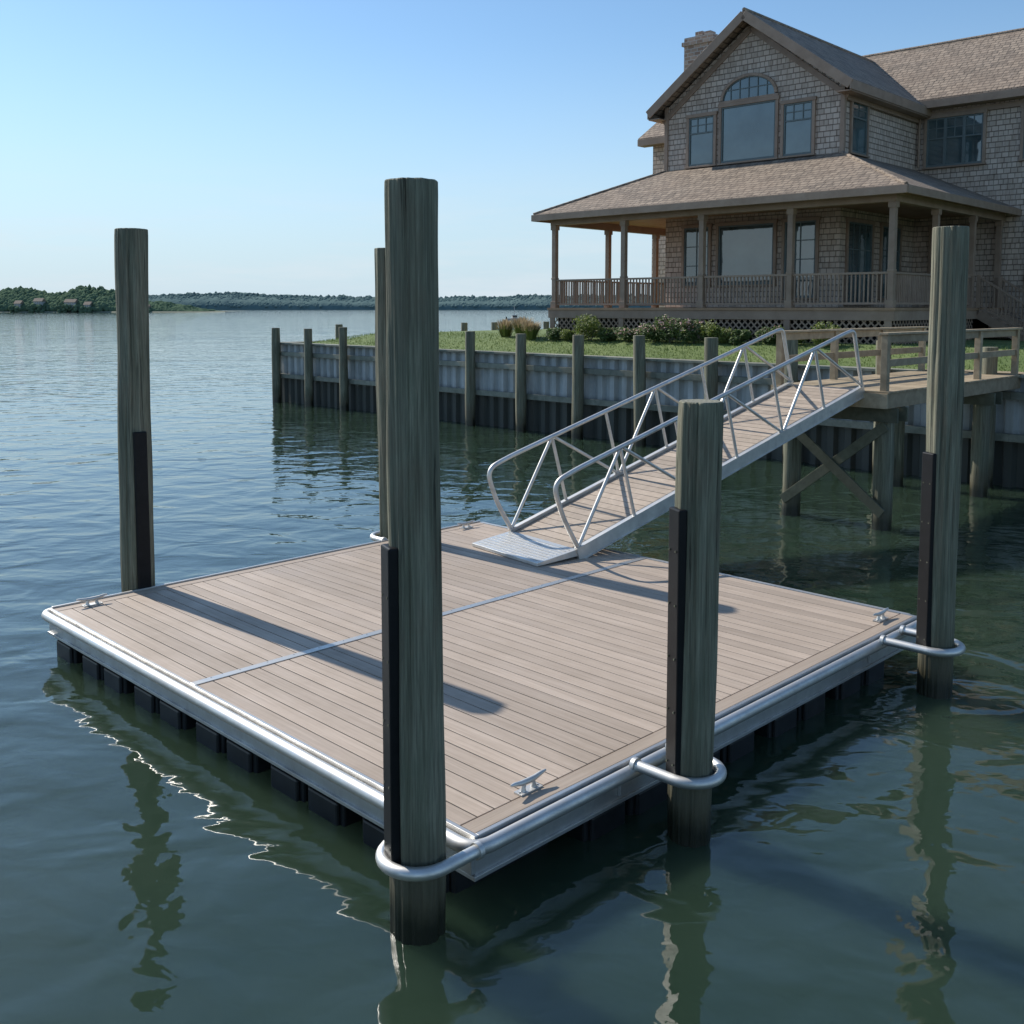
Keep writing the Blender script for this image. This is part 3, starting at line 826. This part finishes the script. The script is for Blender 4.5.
for (x,y,z,w,h) in ((-416,898,6.0,7,3.6),(-388,898,5.0,9,3.8),(-373,898,3.4,5,3.2),(-434,898,4.4,5,3.2),(-322,897,0.8,6,3.2)):
    b = B(); b.bx(-w/2,w/2,0,8,-6.4,h,0)
    b.prism([(-w/2-0.6,-0.6,h),(-w/2-0.6,8.6,h),(-w/2-0.6,4,h+2.8)], (w+1.2,0,0), 1)
    k = -w/2+1.0
    while k < w/2-1.0:
        b.bx(k,k+1.0,-0.05,0.02,h-1.6,h-0.5,2); b.bx(k,k+1.0,-0.05,0.02,0.2,1.4,2); k += 1.9
    b.make('shore_house', [M_cream, M_roof, M_glass], loc=(x,y,z))
    # trees standing on the shore in front of the house
    b = B()
    def fg(i, x=x, w=w, z=z):
        return ((x+random.uniform(-w*0.9,w*0.9), 894+random.uniform(-1,2), random.uniform(0.2, z+0.3)), random.uniform(1.2,2.2), random.uniform(1.2,2.2))
    blobs(b, fg, 34); b.make('distant_trees', [M_far])
b = B()
b.prism([(-2.6,-0.9,0.55),(1.6,-0.9,0.6),(3.0,0,0.75),(1.6,0.9,0.6),(-2.6,0.9,0.55)], (0,0,-0.65), 0)
b.bx(-0.8,0.7,-0.6,0.6,0.56,1.5,0); b.bx(-1.0,0.9,-0.7,0.7,1.5,1.6,0); b.bx(-0.78,0.72,-0.62,0.62,1.05,1.4,1)
b.bx(-2.9,-2.6,-0.25,0.25,0.2,1.1,1); b.tube([(0,0,1.6),(0,0,4.4)],0.09,6)
b.make('motorboat', [M_cream, M_rub], loc=(0.8,330,WZ), rotz=0.3)

# ------------------------------------------------------------------ light, world, camera
sd = Vector((4.37,-3.87,-4.4))
sun = bpy.data.lights.new('sun', 'SUN'); sun.energy = 5.0; sun.angle = A(0.53); sun.color = (1.0,0.945,0.86)
so = bpy.data.objects.new('sun', sun); scene.collection.objects.link(so); so.rotation_euler = sd.to_track_quat('-Z','Y').to_euler()
w = bpy.data.worlds.new('World'); scene.world = w; w.use_nodes = True
nt = w.node_tree; bg = nt.nodes['Background']; sk = nt.nodes.new('ShaderNodeTexSky'); sk.sky_type = 'NISHITA'
sk.sun_disc = False; sk.sun_elevation = math.asin(4.4/sd.length); sk.sun_rotation = math.atan2(-4.37,3.87)
sk.air_density = 1.0; sk.dust_density = 0.2; sk.ozone_density = 4.0; sk.altitude = 0
def W_(t): return nt.nodes.new(t)
tint = W_('ShaderNodeMix'); tint.data_type = 'RGBA'; tint.blend_type = 'MULTIPLY'; tint.inputs[0].default_value = 1
nt.links.new(sk.outputs[0], tint.inputs[6]); tint.inputs[7].default_value = (0.93, 1.02, 1.02, 1)
tc = W_('ShaderNodeTexCoord'); sp = W_('ShaderNodeSeparateXYZ'); nt.links.new(tc.outputs['Generated'], sp.inputs[0])
mr = W_('ShaderNodeMapRange'); mr.interpolation_type = 'SMOOTHSTEP'; nt.links.new(sp.outputs[2], mr.inputs[0])
mr.inputs[1].default_value = -0.03; mr.inputs[2].default_value = 0.27; mr.inputs[3].default_value = 0.94; mr.inputs[4].default_value = 0.03
mp = W_('ShaderNodeMapping'); mp.inputs['Scale'].default_value = (3.0,3.0,22.0); nt.links.new(tc.outputs['Generated'], mp.inputs[0])
nz_ = W_('ShaderNodeTexNoise'); nz_.inputs['Scale'].default_value = 1.6; nz_.inputs['Detail'].default_value = 6; nz_.inputs['Roughness'].default_value = 0.62
nt.links.new(mp.outputs[0], nz_.inputs['Vector'])
cr = W_('ShaderNodeMapRange'); nt.links.new(nz_.outputs['Fac'], cr.inputs[0]); cr.inputs[1].default_value = 0.46; cr.inputs[2].default_value = 0.72; cr.inputs[3].default_value = 0; cr.inputs[4].default_value = 0.6
lo = W_('ShaderNodeMapRange'); lo.interpolation_type = 'SMOOTHSTEP'; nt.links.new(sp.outputs[2], lo.inputs[0]); lo.inputs[1].default_value = 0.0; lo.inputs[2].default_value = 0.16; lo.inputs[3].default_value = 1; lo.inputs[4].default_value = 0
cm = W_('ShaderNodeMath'); cm.operation = 'MULTIPLY'; nt.links.new(cr.outputs[0], cm.inputs[0]); nt.links.new(lo.outputs[0], cm.inputs[1])
mx = W_('ShaderNodeMix'); mx.data_type = 'RGBA'; nt.links.new(mr.outputs[0], mx.inputs[0]); nt.links.new(tint.outputs[2], mx.inputs[6])
mx.inputs[7].default_value = (4.0, 5.05, 6.0, 1)
mc = W_('ShaderNodeMix'); mc.data_type = 'RGBA'; nt.links.new(cm.outputs[0], mc.inputs[0]); nt.links.new(mx.outputs[2], mc.inputs[6]); mc.inputs[7].default_value = (5.4,5.9,6.3,1)
nt.links.new(mc.outputs[2], bg.inputs[0]); bg.inputs[1].default_value = 0.14
cam = bpy.data.cameras.new('camera'); co = bpy.data.objects.new('camera', cam); scene.collection.objects.link(co)
co.location = (0,0,3.95); co.rotation_euler = (A(85),0,0)
cam.sensor_width = 36; cam.lens = 36*1020/1024; cam.shift_y = -115/1024; cam.clip_end = 20000; cam.clip_start = 0.1
scene.camera = co
scene.view_settings.view_transform = 'Standard'; scene.view_settings.look = 'None'; scene.view_settings.exposure = 0
